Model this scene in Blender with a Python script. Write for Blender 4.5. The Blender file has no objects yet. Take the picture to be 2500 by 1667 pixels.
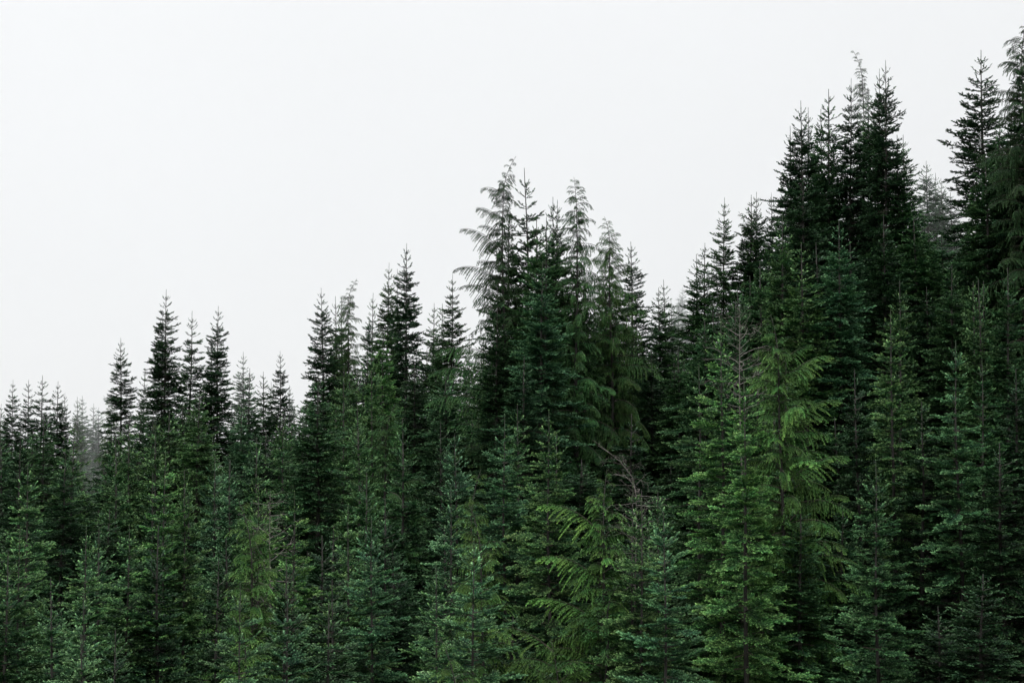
import bpy, math, random
import numpy as np
from mathutils import Vector, Matrix, Euler

# ------------------------------------------------------------------ camera
scene = bpy.context.scene
C = scene.collection
F_PX, CX, CY, HORIZON = 3472.0, 1250.0, 833.5, 1050.0
PITCH = math.atan((HORIZON - CY) / F_PX)
cam_data = bpy.data.cameras.new('camera')
cam_data.lens = 50.0
cam_data.sensor_width = 36.0
cam_data.clip_start = 0.1
cam_data.clip_end = 8000.0
cam = bpy.data.objects.new('camera', cam_data)
cam.rotation_euler = (math.radians(90) + PITCH, 0, 0)
C.objects.link(cam)
scene.camera = cam

# ------------------------------------------------------------------ world: overcast cloud over a physical sky
SUN_EL, SUN_ROT = math.radians(68), math.radians(-145)
CLOUD, CLOUD_ZENITH = (0.945, 0.952, 0.965), 3.1
world = bpy.data.worlds.new('World')
scene.world = world
world.use_nodes = True
wt = world.node_tree
wt.nodes.clear()
wo = wt.nodes.new('ShaderNodeOutputWorld')
sky = wt.nodes.new('ShaderNodeTexSky')
sky.sky_type = 'NISHITA'
sky.sun_disc = False
sky.sun_elevation = SUN_EL
sky.sun_rotation = SUN_ROT
bg_sky = wt.nodes.new('ShaderNodeBackground')
bg_sky.inputs['Strength'].default_value = 0.08
wt.links.new(sky.outputs['Color'], bg_sky.inputs['Color'])
tc = wt.nodes.new('ShaderNodeTexCoord')
sep = wt.nodes.new('ShaderNodeSeparateXYZ')
wt.links.new(tc.outputs['Generated'], sep.inputs['Vector'])
mr = wt.nodes.new('ShaderNodeMapRange')           # overcast skies brighten towards the zenith
mr.inputs['From Min'].default_value = 0.31
mr.inputs['From Max'].default_value = 1.0
mr.inputs['To Min'].default_value = 1.0
mr.inputs['To Max'].default_value = CLOUD_ZENITH
wt.links.new(sep.outputs['Z'], mr.inputs['Value'])
ns = wt.nodes.new('ShaderNodeTexNoise')
ns.inputs['Scale'].default_value = 1.6
ns.inputs['Detail'].default_value = 3.0
wt.links.new(tc.outputs['Generated'], ns.inputs['Vector'])
mn = wt.nodes.new('ShaderNodeMapRange')
mn.inputs['From Min'].default_value = 0.3
mn.inputs['From Max'].default_value = 0.7
mn.inputs['To Min'].default_value = 0.95
mn.inputs['To Max'].default_value = 1.03
wt.links.new(ns.outputs['Fac'], mn.inputs['Value'])
mul = wt.nodes.new('ShaderNodeMath')
mul.operation = 'MULTIPLY'
wt.links.new(mr.outputs['Result'], mul.inputs[0])
wt.links.new(mn.outputs['Result'], mul.inputs[1])
gx = wt.nodes.new('ShaderNodeMath')                # the cloud is brighter on the side of the hidden sun
gx.operation = 'MULTIPLY_ADD'
gx.inputs[1].default_value = -0.14
gx.inputs[2].default_value = 1.0
wt.links.new(sep.outputs['X'], gx.inputs[0])
mul2 = wt.nodes.new('ShaderNodeMath')
mul2.operation = 'MULTIPLY'
wt.links.new(mul.outputs['Value'], mul2.inputs[0])
wt.links.new(gx.outputs['Value'], mul2.inputs[1])
bg_cloud = wt.nodes.new('ShaderNodeBackground')
bg_cloud.inputs['Color'].default_value = (*CLOUD, 1)
wt.links.new(mul2.outputs['Value'], bg_cloud.inputs['Strength'])
mixw = wt.nodes.new('ShaderNodeMixShader')
mixw.inputs['Fac'].default_value = 0.94
wt.links.new(bg_sky.outputs[0], mixw.inputs[1])
wt.links.new(bg_cloud.outputs[0], mixw.inputs[2])
wt.links.new(mixw.outputs[0], wo.inputs['Surface'])

sun_data = bpy.data.lights.new('sun', 'SUN')
sun_data.energy = 1.5
sun_data.angle = math.radians(50)
sun_data.color = (1.0, 0.97, 0.92)
sun = bpy.data.objects.new('sun', sun_data)
sun.rotation_euler = Euler((math.radians(22), 0, math.radians(-35)))
C.objects.link(sun)

vs = scene.view_settings
vs.view_transform = 'Standard'
vs.look = 'None'
vs.exposure = 0.21
vs.gamma = 1.0
vs.use_curve_mapping = False
cy = scene.cycles
cy.max_bounces = 4
cy.diffuse_bounces = 2
cy.glossy_bounces = 1
cy.transmission_bounces = 2
cy.transparent_max_bounces = 4
cy.volume_bounces = 2
cy.caustics_reflective = False
cy.caustics_refractive = False
cy.use_denoising = True
cy.use_adaptive_sampling = True
cy.adaptive_threshold = 0.01
cy.filter_width = 1.5

# ------------------------------------------------------------------ helpers
def tag(o, label=None, cat=None, group=None, kind=None):
    if label: o['label'] = label
    if cat: o['category'] = cat
    if group: o['group'] = group
    if kind: o['kind'] = kind
    return o

CP, SP = math.cos(PITCH), math.sin(PITCH)
def at(px, py, y):
    """point at forward distance y seen at photo pixel (px, py)"""
    a, b = (px - CX) / F_PX, (py - CY) / F_PX
    dy, dz = CP + b * SP, SP - b * CP
    return Vector((a * y / dy, y, dz * y / dy))

def smooth(a, b, v):
    t = np.clip((v - a) / (b - a), 0, 1)
    return t * t * (3 - 2 * t)

def ground_z(x, y):
    x = np.asarray(x, float); y = np.asarray(y, float)
    sp = np.logaddexp(0, (x + 1.0) / 4.0) * 4.0
    rise = 0.40 * np.minimum(sp, 90)
    slope = -14.6 + rise + 0.035 * (np.clip(y, 0, 260) - 40) - 0.05 * np.minimum(-np.minimum(x, 0), 60) * 0.5
    slope = slope + 0.35 * np.sin(x * 0.21 + 1.3) * np.sin(y * 0.17) + 0.15 * np.sin(x * 0.9) * np.cos(y * 0.7 + 0.4)
    far = smooth(260, 900, y)
    slope = slope * (1 - far) + far * (-60 + 25 * np.sin(x * 0.004 + 1) + 0.18 * np.clip(x, -200, 400))
    k = smooth(3.0, 24.0, y)
    added_bank = 42.0 * smooth(-4.0, -72.0, y)               # unseen slope behind the camera, added to block low front light
    return (-1.7 - 0.02 * x * x / (1 + 0.02 * x * x)) * (1 - k) + slope * k + added_bank

# ------------------------------------------------------------------ materials
def new_mat(name):
    m = bpy.data.materials.new(name)
    m.use_nodes = True
    nt = m.node_tree
    nt.nodes.clear()
    return m, nt, nt.nodes.new('ShaderNodeOutputMaterial')

def needle_material(name, old, young, translucency=0.18, rough=0.55):
    m, nt, out = new_mat(name)
    N, L = nt.nodes, nt.links
    at_ = N.new('ShaderNodeAttribute'); at_.attribute_name = 'age'
    mix = N.new('ShaderNodeMix'); mix.data_type = 'RGBA'
    mix.inputs['A'].default_value = (*old, 1); mix.inputs['B'].default_value = (*young, 1)
    L.new(at_.outputs['Fac'], mix.inputs['Factor'])
    oi = N.new('ShaderNodeObjectInfo')
    tint = N.new('ShaderNodeMix'); tint.data_type = 'RGBA'; tint.blend_type = 'MULTIPLY'
    tint.inputs['Factor'].default_value = 1.0
    L.new(mix.outputs['Result'], tint.inputs['A']); L.new(oi.outputs['Color'], tint.inputs['B'])
    geo = N.new('ShaderNodeNewGeometry')
    no = N.new('ShaderNodeTexNoise'); no.inputs['Scale'].default_value = 1.1; no.inputs['Detail'].default_value = 2
    L.new(geo.outputs['Position'], no.inputs['Vector'])
    r = N.new('ShaderNodeMapRange')
    r.inputs['From Min'].default_value = 0.3; r.inputs['From Max'].default_value = 0.7
    r.inputs['To Min'].default_value = 0.72; r.inputs['To Max'].default_value = 1.28
    L.new(no.outputs['Fac'], r.inputs['Value'])
    hsv = N.new('ShaderNodeHueSaturation')
    L.new(tint.outputs['Result'], hsv.inputs['Color']); L.new(r.outputs['Result'], hsv.inputs['Value'])
    no2 = N.new('ShaderNodeTexNoise'); no2.inputs['Scale'].default_value = 2.3; no2.inputs['Detail'].default_value = 1
    L.new(geo.outputs['Position'], no2.inputs['Vector'])
    r2 = N.new('ShaderNodeMapRange')                  # older needles yellower, others bluer
    r2.inputs['From Min'].default_value = 0.3; r2.inputs['From Max'].default_value = 0.7
    r2.inputs['To Min'].default_value = 0.475; r2.inputs['To Max'].default_value = 0.515
    L.new(no2.outputs['Fac'], r2.inputs['Value']); L.new(r2.outputs['Result'], hsv.inputs['Hue'])
    bs = N.new('ShaderNodeBsdfPrincipled')
    bs.inputs['Roughness'].default_value = rough
    bs.inputs['Specular IOR Level'].default_value = 0.14
    L.new(hsv.outputs['Color'], bs.inputs['Base Color'])
    tr = N.new('ShaderNodeBsdfTranslucent')
    L.new(hsv.outputs['Color'], tr.inputs['Color'])
    ms = N.new('ShaderNodeMixShader'); ms.inputs['Fac'].default_value = translucency
    L.new(bs.outputs[0], ms.inputs[1]); L.new(tr.outputs[0], ms.inputs[2])
    L.new(ms.outputs[0], out.inputs['Surface'])
    return m

def noise_material(name, c1, c2, scale, stretch=(1, 1, 1), rough=0.85, bump=0.0):
    m, nt, out = new_mat(name)
    N, L = nt.nodes, nt.links
    tcn = N.new('ShaderNodeTexCoord')
    mp = N.new('ShaderNodeMapping'); mp.inputs['Scale'].default_value = stretch
    L.new(tcn.outputs['Object'], mp.inputs['Vector'])
    no = N.new('ShaderNodeTexNoise'); no.inputs['Scale'].default_value = scale; no.inputs['Detail'].default_value = 5
    L.new(mp.outputs['Vector'], no.inputs['Vector'])
    cr = N.new('ShaderNodeValToRGB')
    cr.color_ramp.elements[0].position = 0.35; cr.color_ramp.elements[0].color = (*c1, 1)
    cr.color_ramp.elements[1].position = 0.65; cr.color_ramp.elements[1].color = (*c2, 1)
    L.new(no.outputs['Fac'], cr.inputs['Fac'])
    bs = N.new('ShaderNodeBsdfPrincipled'); bs.inputs['Roughness'].default_value = rough
    L.new(cr.outputs['Color'], bs.inputs['Base Color'])
    if bump:
        b = N.new('ShaderNodeBump'); b.inputs['Strength'].default_value = bump
        L.new(no.outputs['Fac'], b.inputs['Height']); L.new(b.outputs['Normal'], bs.inputs['Normal'])
    L.new(bs.outputs[0], out.inputs['Surface'])
    return m

M_FIR = needle_material('fir_needles', (0.011, 0.040, 0.019), (0.142, 0.262, 0.112))
M_HEM = needle_material('hemlock_needles', (0.013, 0.044, 0.016), (0.108, 0.212, 0.068), 0.18)
M_TWIG = noise_material('twig_bark', (0.035, 0.028, 0.022), (0.075, 0.062, 0.048), 30)
M_BARK = noise_material('fir_bark', (0.022, 0.020, 0.018), (0.070, 0.065, 0.060), 9, (1, 1, 0.25), bump=0.4)
M_DEAD = noise_material('weathered_dead_wood', (0.09, 0.08, 0.072), (0.21, 0.19, 0.175), 14, (1, 1, 0.2))
M_SOIL = noise_material('forest_floor', (0.018, 0.016, 0.010), (0.045, 0.050, 0.022), 0.8, bump=0.3)

# ------------------------------------------------------------------ foliage building blocks
def unit(v):
    return v / np.maximum(np.linalg.norm(v, axis=-1, keepdims=True), 1e-9)

def tufts(sh, n_side, n_top, rng, nl, spread=55):
    """needle clusters along shoots. sh: P, D, L, A(age), R(needle length scale)"""
    P, D, L, A, R = sh
    n = len(P)
    D = unit(D)
    up = np.tile(np.array([0, 0, 1.0]), (n, 1)) + rng.normal(0, 0.25, (n, 3))
    lat = unit(np.cross(D, up)); up = np.cross(lat, D)
    V, G = [], []
    plan = []
    for s in (-1, 1):
        for j in range(n_side):
            plan.append(((j + 0.5) / n_side, s, 10))
    for j in range(n_top):
        plan.append(((j + 0.5) / n_top, 1 if j % 2 else -1, 68))
    for (u, s, ph) in plan:
        phi = np.radians(ph + rng.normal(0, 18, n))[:, None]
        al = np.radians(spread + rng.normal(0, 8, n) - 18 * u)[:, None]
        rad = lat * s * np.cos(phi) + up * np.sin(phi)
        d = D * np.cos(al) + rad * np.sin(al)
        w = (L / n_side * 0.62)[:, None]
        b = P + D * (L * (u - 0.04 + rng.normal(0, 0.03, n)))[:, None]
        ln = (nl * R * (1.12 - 0.35 * u) * rng.uniform(0.8, 1.2, n))[:, None]
        V.append(np.stack([b - D * w, b + D * w, b + d * ln], 1))
        G.append(A * (0.12 + 0.88 * u ** 1.15))
    # terminal tip
    w = (nl * 0.35 * R)[:, None]
    e = P + D * (L * 0.9)[:, None]
    V.append(np.stack([e - lat * w, e + lat * w, e + D * (L * 0.12 + nl * R * 0.6)[:, None]], 1)); G.append(np.minimum(A * 1.15, 1))
    V = np.concatenate(V); G = np.concatenate(G)
    return V.reshape(-1, 3), np.repeat(G, 3)

def tube(pts, rad, sides=4):
    """tapered tube as triangle soup"""
    pts = np.asarray(pts, float); rad = np.asarray(rad, float)
    T = unit(np.gradient(pts, axis=0))
    ref = np.array([0.0, 0.0, 1.0]) if abs(T[0, 2]) < 0.9 else np.array([1.0, 0, 0])
    a = unit(np.cross(T, ref)); b = np.cross(T, a)
    ang = np.arange(sides) * 2 * math.pi / sides
    ring = pts[:, None] + rad[:, None, None] * (a[:, None] * np.cos(ang)[None, :, None] + b[:, None] * np.sin(ang)[None, :, None])
    r0, r1 = ring[:-1], ring[1:]
    r0n, r1n = np.roll(r0, -1, 1), np.roll(r1, -1, 1)
    q = np.stack([np.stack([r0, r0n, r1n], 2), np.stack([r0, r1n, r1], 2)], 2)
    return q.reshape(-1, 3)

def soup_mesh(name, parts):
    """parts: [(verts, age or None, material)]"""
    me = bpy.data.meshes.new(name)
    V = np.concatenate([p[0] for p in parts]).astype(np.float32)
    nv, nf = len(V), len(V) // 3
    me.vertices.add(nv); me.vertices.foreach_set('co', V.ravel())
    me.loops.add(nv); me.loops.foreach_set('vertex_index', np.arange(nv, dtype=np.int32))
    me.polygons.add(nf)
    me.polygons.foreach_set('loop_start', np.arange(0, nv, 3, dtype=np.int32))
    mi = np.concatenate([np.full(len(p[0]) // 3, i, np.int32) for i, p in enumerate(parts)])
    me.polygons.foreach_set('material_index', mi)
    at_ = me.attributes.new('age', 'FLOAT', 'POINT')
    at_.data.foreach_set('value', np.concatenate([np.zeros(len(p[0])) if p[1] is None else p[1] for p in parts]).astype(np.float32))
    for p in parts: me.materials.append(p[2])
    me.update(calc_edges=True)
    return me

def axis_points(L, curve, n=9):
    """main axis of a bough in the x-z plane; curve(u) gives the elevation in radians"""
    u = np.linspace(0, 1, n)
    el = np.array([curve(x) for x in u])
    ds = L / (n - 1)
    x = np.concatenate([[0], np.cumsum(np.cos(el[:-1]) * ds)]); z = np.concatenate([[0], np.cumsum(np.sin(el[:-1]) * ds)])
    return u, np.stack([x, np.zeros(n), z], 1)

def fir_bough(L, rng, near):
    bend = rng.uniform(0.05, 0.25) * min(L, 1.6)
    u, ax = axis_points(L, lambda t: 0.04 - bend * t + (0.55 + 0.3 * bend) * t ** 3)
    side = rng.normal(0, 0.03) * L
    ax[:, 1] += side * u ** 2
    tan = unit(np.gradient(ax, axis=0))
    P, D, Ls, A, R = [], [], [], [], []
    wood = [(ax, np.linspace(0.006 + 0.008 * L, 0.003, len(ax)))]
    ds = 0.085 if near else 0.13
    sub = 0.072 if near else 0.10
    shoot = 0.108 if near else 0.155
    def add(p, d, l, age, r=1.0):
        P.append(p); D.append(d); Ls.append(l); A.append(age); R.append(r)
    small = L < 0.45
    start = 0.0 if L < 0.5 else (0.12 if L < 1.2 else 0.25)
    pos = start * L + 0.03
    s = 1
    while pos < L:
        f = pos / L
        p = np.array([np.interp(f, u, ax[:, k]) for k in range(3)])
        t = np.array([np.interp(f, u, tan[:, k]) for k in range(3)])
        add(p, t, ds * 1.1, 0.05 + 0.6 * f ** 4, 0.7 if small else 1.0)
        ll = 0.6 * min(0.50 * (L - pos) + 0.075, 0.62) if small else min(0.50 * (L - pos) + 0.075, 0.62) * min(1.0, 0.45 + (f - start) * 2.2) * rng.uniform(0.62, 1.15)
        if rng.random() > (0.6 if small else 0.07):
            ang = math.radians(rng.uniform(42, 60))
            lat = np.array([-t[1], t[0], 0.0]) * s
            d = unit(t * math.cos(ang) + lat * math.sin(ang) + np.array([0, 0, rng.normal(0.02, 0.13)]))
            q = p.copy(); run = 0.0
            pts = [q.copy()]
            ss = 1
            k = 0
            while run < ll:
                g = run / ll
                d = unit(d + np.array([0.05 * t[0], 0.05 * t[1], 0.035]))
                q = p + d * run if k == 0 else q + d * sub
                add(q, d, sub * 1.15, 0.05 + 0.6 * g ** 3)
                if (k > 0 or ll < 0.15) and (g > 0.3 or f > 0.5 or rng.random() < 0.4) and not small:
                    sl = shoot * (1.1 - 0.45 * g) * rng.uniform(0.75, 1.2)
                    if ll < 0.2: sl *= 0.7
                    a2 = math.radians(rng.uniform(38, 58))
                    l2 = unit(np.cross(np.array([0, 0, 1.0]), d)) * ss
                    d2 = unit(d * math.cos(a2) + l2 * math.sin(a2) + np.array([0, 0, rng.normal(0.22, 0.28)]))
                    add(q, d2, sl, 0.25 + 0.45 * g + 0.3 * rng.random())
                    ss = -ss
                    if near and ll > 0.28 and rng.random() < 0.35:
                        d3 = unit(d * math.cos(a2) - l2 * math.sin(a2) + np.array([0, 0, rng.normal(0.12, 0.22)]))
                        add(q, d3, sl * 0.9, 0.2 + 0.5 * g)
                run += sub; k += 1
                pts.append(q.copy())
            add(q, d, shoot * 0.85, 0.95, 1.2)
            if near and len(pts) > 2:
                wood.append((np.array([pts[0], pts[len(pts) // 2], pts[-1]]), np.array([0.006, 0.004, 0.002])))
        s = -s
        pos += ds * rng.uniform(0.75, 1.25) * (0.55 if L > 0.5 else 0.7)
    add(ax[-1], tan[-1], shoot * 0.9, 1.0, 1.1)
    sh = tuple(np.array(a, float) for a in (P, D, Ls, A, R))
    V, G = tufts(sh, 4 if near else 2, 4 if near else 1, rng, 0.040 if near else 0.052)
    W = np.concatenate([tube(a, r, 3) for a, r in wood])
    return V, G, W

def hemlock_bough(L, rng, near, droop):
    e0 = rng.uniform(0.25, 0.5); fall = rng.uniform(0.9, 1.25)
    u, ax = axis_points(L, lambda t: e0 - fall * t ** 1.3 - 0.5 * max(0, t - 0.75) * 2, 11)
    ax[:, 1] += rng.normal(0, 0.06) * L * u ** 2
    tan = unit(np.gradient(ax, axis=0))
    P, D, Ls, A, R = [], [], [], [], []
    wood = [(ax, np.linspace(0.005 + 0.007 * L, 0.002, len(ax)))]
    ds = 0.075 if near else 0.12
    sub = 0.050 if near else 0.085
    shoot = 0.085 if near else 0.13
    def add(p, d, l, age, r=1.0):
        P.append(p); D.append(d); Ls.append(l); A.append(age); R.append(r)
    pos = (0.06 if L < 1 else 0.16) * L
    s = 1
    grav = np.array([0, 0, -1.0])
    while pos < L:
        f = pos / L
        p = np.array([np.interp(f, u, ax[:, k]) for k in range(3)])
        t = np.array([np.interp(f, u, tan[:, k]) for k in range(3)])
        add(p, t, ds * 1.1, 0.2 + 0.6 * f ** 2)
        ll = min(0.42 * (L - pos) + 0.13, 0.8) * min(1.0, 0.5 + f * 2) * rng.choice([0.3, 0.5, 0.8, 1.15]) * rng.uniform(0.75, 1.25)
        if rng.random() > 0.08:
            ang = math.radians(rng.uniform(32, 60))
            lat = np.array([-t[1], t[0], 0.0]) * s
            d = unit(t * math.cos(ang) + lat * math.sin(ang) * (1 - 0.35 * droop) + grav * droop * 0.8)
            q = p.copy(); run = 0.0; ss = 1; k = 0
            pts = [q.copy()]
            while run < ll:
                g = run / ll
                d = unit(d + grav * (0.06 + 0.16 * droop))
                q = q + d * sub
                add(q, d, sub * 1.2, 0.25 + 0.7 * g)
                sl = shoot * (1.1 - 0.55 * g) * rng.uniform(0.7, 1.15)
                a2 = math.radians(rng.uniform(30, 50))
                c = np.cross(np.array([0, 0, 1.0]), d)
                if np.linalg.norm(c) < 0.2: c = np.array([t[1], -t[0], 0.0]) + rng.normal(0, 0.3, 3)
                l2 = unit(c) * ss
                add(q, unit(d * math.cos(a2) + l2 * math.sin(a2) + grav * 0.18 + rng.normal(0, 0.08, 3)), sl, 0.3 + 0.65 * g)
                if near and rng.random() < 0.5:
                    add(q, unit(d * math.cos(a2) - l2 * math.sin(a2) + grav * 0.18), sl * 0.85, 0.3 + 0.65 * g)
                ss = -ss
                run += sub; k += 1
                pts.append(q.copy())
            if near and len(pts) > 2:
                wood.append((np.array([pts[0], pts[len(pts) // 2], pts[-1]]), np.array([0.004, 0.003, 0.0015])))
        s = -s
        pos += ds * rng.uniform(0.7, 1.3) * 0.62
    add(ax[-1], tan[-1], shoot, 1.0)
    sh = tuple(np.array(a, float) for a in (P, D, Ls, A, R))
    V, G = tufts(sh, 4 if near else 2, 2 if near else 1, rng, (0.024 if near else 0.036) * (1 + 0.12 * L), 48)
    W = np.concatenate([tube(a, r, 3) for a, r in wood])
    return V, G, W

FIR_LEN = (0.32, 0.62, 1.0, 1.5, 2.1)
HEM_LEN = (0.45, 0.9, 1.5, 2.3, 3.4)
LIB = {}
def library(kind, near):
    key = (kind, near)
    if key in LIB: return LIB[key]
    out = []
    for ci, L in enumerate(FIR_LEN if kind == 'fir' else HEM_LEN):
        row = []
        for v in range(4):
            rng = np.random.default_rng(1000 * (kind == 'fir') + 100 * near + 10 * ci + v)
            if kind == 'fir': row.append((L, *fir_bough(L, rng, near)))
            elif kind == 'hemlock': row.append((L, *hemlock_bough(L, rng, near, (0.35, 0.55, 0.75, 1.0)[v])))
        out.append(row)
    LIB[key] = out
    return out

def lib_mesh(kind):
    """near boughs as shared meshes"""
    key = (kind, 'mesh')
    if key not in LIB:
        m = M_FIR if kind == 'fir' else M_HEM
        LIB[key] = [[soup_mesh('bough', [(V, G, m), (W, None, M_TWIG)]) for (L, V, G, W) in row] for row in library(kind, True)]
    return LIB[key]

def pick(kind, L, rng):
    lens = FIR_LEN if kind == 'fir' else HEM_LEN
    return int(np.argmin([abs(math.log(L / l)) for l in lens])), int(rng.integers(4))

def bough_matrix(p, az, el, scale, roll):
    return (Matrix.Translation(p) @ Matrix.Rotation(az, 4, 'Z') @ Matrix.Rotation(-el, 4, 'Y')
            @ Matrix.Rotation(roll, 4, 'X') @ Matrix.Diagonal((scale, scale, scale, 1)))

# ------------------------------------------------------------------ tree layouts (H metres tall, base at 0)
def fir_axis(H, seed):
    r = random.Random(seed)
    a, b, c = r.uniform(0, 6), r.uniform(0, 6), r.uniform(0.02, 0.05)
    def f(t):
        k = min(t / 3.0, 1.0)
        return Vector((c * k * math.sin(t * 0.7 + a), c * k * math.sin(t * 0.55 + b), H - t))
    return f

def fir_layout(H, seed, coef, power, rmax, dense, bare=0.12, bushy=False):
    """list of (t below top, azimuth, elevation, length) for every bough"""
    rng = np.random.default_rng(seed)
    lead = rng.uniform(0.42, 0.62)
    t, az0, out = lead, rng.uniform(0, 6.28), []
    lobes = rng.uniform(0, 6.28, 3)
    gap = 0.44
    end = H * (1 - bare)
    while t < end:
        r = min(coef * t * (1 + t / 2) ** (power - 1), rmax) * (1.0 if t < end * 0.75 else 1.0 - 0.5 * (t - end * 0.75) / (end * 0.25))
        el = math.radians(44 * math.exp(-t / 0.9) + 9 * math.exp(-t / 4.0) - min(t, 12) * 1.7)
        n = 5 if t < 1.5 else int(rng.integers(5, 8))
        tier = rng.uniform(0.82, 1.12)
        for k in range(n):
            az = az0 + 6.283 * k / n + rng.normal(0, 0.16)
            lob = 1 + 0.12 * math.sin(az * 2 + lobes[0] + t * 0.5) + 0.09 * math.sin(az * 3 + lobes[1] - t * 0.9)
            l = max(0.16, r * tier * lob * rng.uniform(0.66, 1.22) / max(0.6, math.cos(el)))
            if t < 1.0: l *= 1.1
            if rng.random() < 0.07 and t > 2: continue
            if t < 1.6: l = min(l, (0.13 + 0.36 * t) if bushy else (0.10 + 0.27 * t))
            out.append((t + rng.normal(0, 0.02 + 0.012 * min(t, 3)), az, el + rng.normal(0, 0.06 + 0.02 * min(t, 5)), l))
        if t > (0.75 if bushy else 1.3):
            for k in range(int(dense * (1 if t < 2.5 else 2))):      # shorter boughs between the whorls
                az = rng.uniform(0, 6.283)
                out.append((t + gap * rng.uniform(0.3, 0.7), az, el + 0.10 + rng.normal(0, 0.2), max(0.14, r * rng.uniform(0.5, 0.9))))
        az0 += 0.6 + rng.uniform(0, 0.5)
        gap = (0.33 if t < 2 else 0.38 if t < 6 else 0.46) * rng.uniform(0.8, 1.2)
        t += gap
    return lead, out

def hem_axis(H, seed, nod=0.5):
    r = random.Random(seed)
    a, b = r.uniform(0, 6), r.uniform(0, 6)
    def f(t):
        k = max(0.0, 1 - t / 1.6)
        w = min(t / 3, 1) * 0.06
        return Vector((nod * k * k + w * math.sin(t * 0.6 + a), w * math.sin(t * 0.5 + b), H - t - 0.0 * k))
    return f

def hem_layout(H, seed, coef, power, rmax, step):
    rng = np.random.default_rng(seed)
    t, az, out = 0.15, rng.uniform(0, 6.28), []
    end = H * 0.86
    while t < end:
        r = min(coef * t ** power, rmax) * rng.uniform(0.45, 1.2)
        el = math.radians(22 * math.exp(-t / 2.0) - min(t, 12) * 1.3) + rng.normal(0, 0.12)
        out.append((t, az, el, max(0.22, min(r * 1.18, 0.25 + 0.5 * t))))
        if t > 1.6 and rng.random() < 0.5:
            out.append((t + 0.05, az + 1.2 + rng.normal(0, 0.5), el + 0.1, max(0.3, r * rng.uniform(0.4, 0.65))))
        az += 2.4 + rng.normal(0, 0.35)
        t += step * (1.1 if t < 0.8 else 0.7 if t < 2 else 1.0 if t < 7 else 1.35) * rng.uniform(0.7, 1.3)
    return 0.2, out

def trunk_verts(H, axis, k=0.0088, buried=2.5, sides=7, tip=0.011):
    ts = np.concatenate([[0.0, 0.25, 0.5, 0.9], np.linspace(1.4, H + buried, 20)])
    pts = np.array([axis(t) for t in ts])
    rad = tip + k * ts ** 1.02 + 0.06 * np.clip((ts - H + 1.2) / 1.2, 0, 1) ** 2
    return tube(pts, rad, sides)

def leader_verts(axis, lead, rng, kind):
    """needled top shoot"""
    n = 9
    P = np.array([axis(lead * (1 - i / n)) for i in range(n)]); Q = np.array([axis(lead * (1 - (i + 1) / n)) for i in range(n)])
    D = Q - P
    L = np.linalg.norm(D, axis=1)
    sh = (P, D, L * 1.1, np.full(n, 0.8), np.full(n, 1.1 if kind == 'fir' else 0.6))
    V1, G1 = tufts(sh, 3, 3, rng, 0.034, 32)
    return V1, G1

def baked_crown(name, kind, H, axis, lead, layout, seed, near=False):
    rng = np.random.default_rng(seed + 77)
    lib = library(kind, near)
    Vs, Gs, Ws = [], [], []
    for (t, az, el, L) in layout:
        c, v = pick(kind, L, rng)
        L0, V, G, W = lib[c][v]
        m = np.array(bough_matrix(axis(t), az, el, L / L0, rng.normal(0, 0.12)))
        Vs.append(V @ m[:3, :3].T + m[:3, 3]); Gs.append(G * rng.uniform(0.75, 1.1)); Ws.append(W @ m[:3, :3].T + m[:3, 3])
    V1, G1 = leader_verts(axis, lead, rng, kind)
    Vs.append(V1); Gs.append(G1)
    return soup_mesh(name, [(np.concatenate(Vs), np.clip(np.concatenate(Gs), 0, 1), M_FIR if kind == 'fir' else M_HEM), (np.concatenate(Ws), None, M_TWIG)])

PROTO = {}
def proto(kind, var):
    """kind: young / tall / slim (baked firs), hem (baked hemlock)"""
    key = (kind, var)
    if key in PROTO: return PROTO[key]
    seed = {'young': 10, 'tall': 40, 'slim': 70, 'hem': 90}[kind] + var
    if kind == 'young':
        H = 13.0; axis = fir_axis(H, seed); lead, lay = fir_layout(H, seed, 0.46, 0.52, 1.5, 3.0, bushy=True)
    elif kind == 'tall':
        H = 20.0; axis = fir_axis(H, seed); lead, lay = fir_layout(H, seed, 0.50, 0.60, 2.5, 4.0, 0.30)
    elif kind == 'slim':
        H = 17.0; axis = fir_axis(H, seed); lead, lay = fir_layout(H, seed, 0.42, 0.60, 2.1, 4.0, 0.2)
    else:
        H = 18.0; axis = hem_axis(H, seed, 0.45); lead, lay = hem_layout(H, seed, 0.70, 0.60, 2.4, 0.17)
    fam = 'hemlock' if kind == 'hem' else 'fir'
    crown = baked_crown('crown', fam, H, axis, lead, lay, seed)
    trunk = soup_mesh('trunk', [(trunk_verts(H, axis), None, M_BARK)])
    PROTO[key] = (H, crown, trunk)
    return PROTO[key]

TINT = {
    'dark': (0.52, 0.60, 0.60), 'green': (1.08, 1.08, 0.95), 'blue': (1.02, 1.08, 1.20), 'yellow': (1.18, 1.24, 0.90),  # dark and deep also put shade into the foliage colour of trees behind
    'fresh': (1.25, 1.38, 1.0), 'deep': (0.70, 0.80, 0.74), 'teal': (1.12, 1.16, 1.28),  # teal also paints haze onto some trees standing in front of the mist
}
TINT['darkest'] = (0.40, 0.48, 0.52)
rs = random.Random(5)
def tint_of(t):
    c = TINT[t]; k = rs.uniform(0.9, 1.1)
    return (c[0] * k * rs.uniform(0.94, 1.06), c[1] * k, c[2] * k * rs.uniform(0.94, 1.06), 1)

def child(name, me, parent, color=None, matrix=None):
    o = bpy.data.objects.new(name, me)
    C.objects.link(o)
    o.parent = parent
    if matrix is not None: o.matrix_basis = matrix
    if color: o.color = color
    return o

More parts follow.
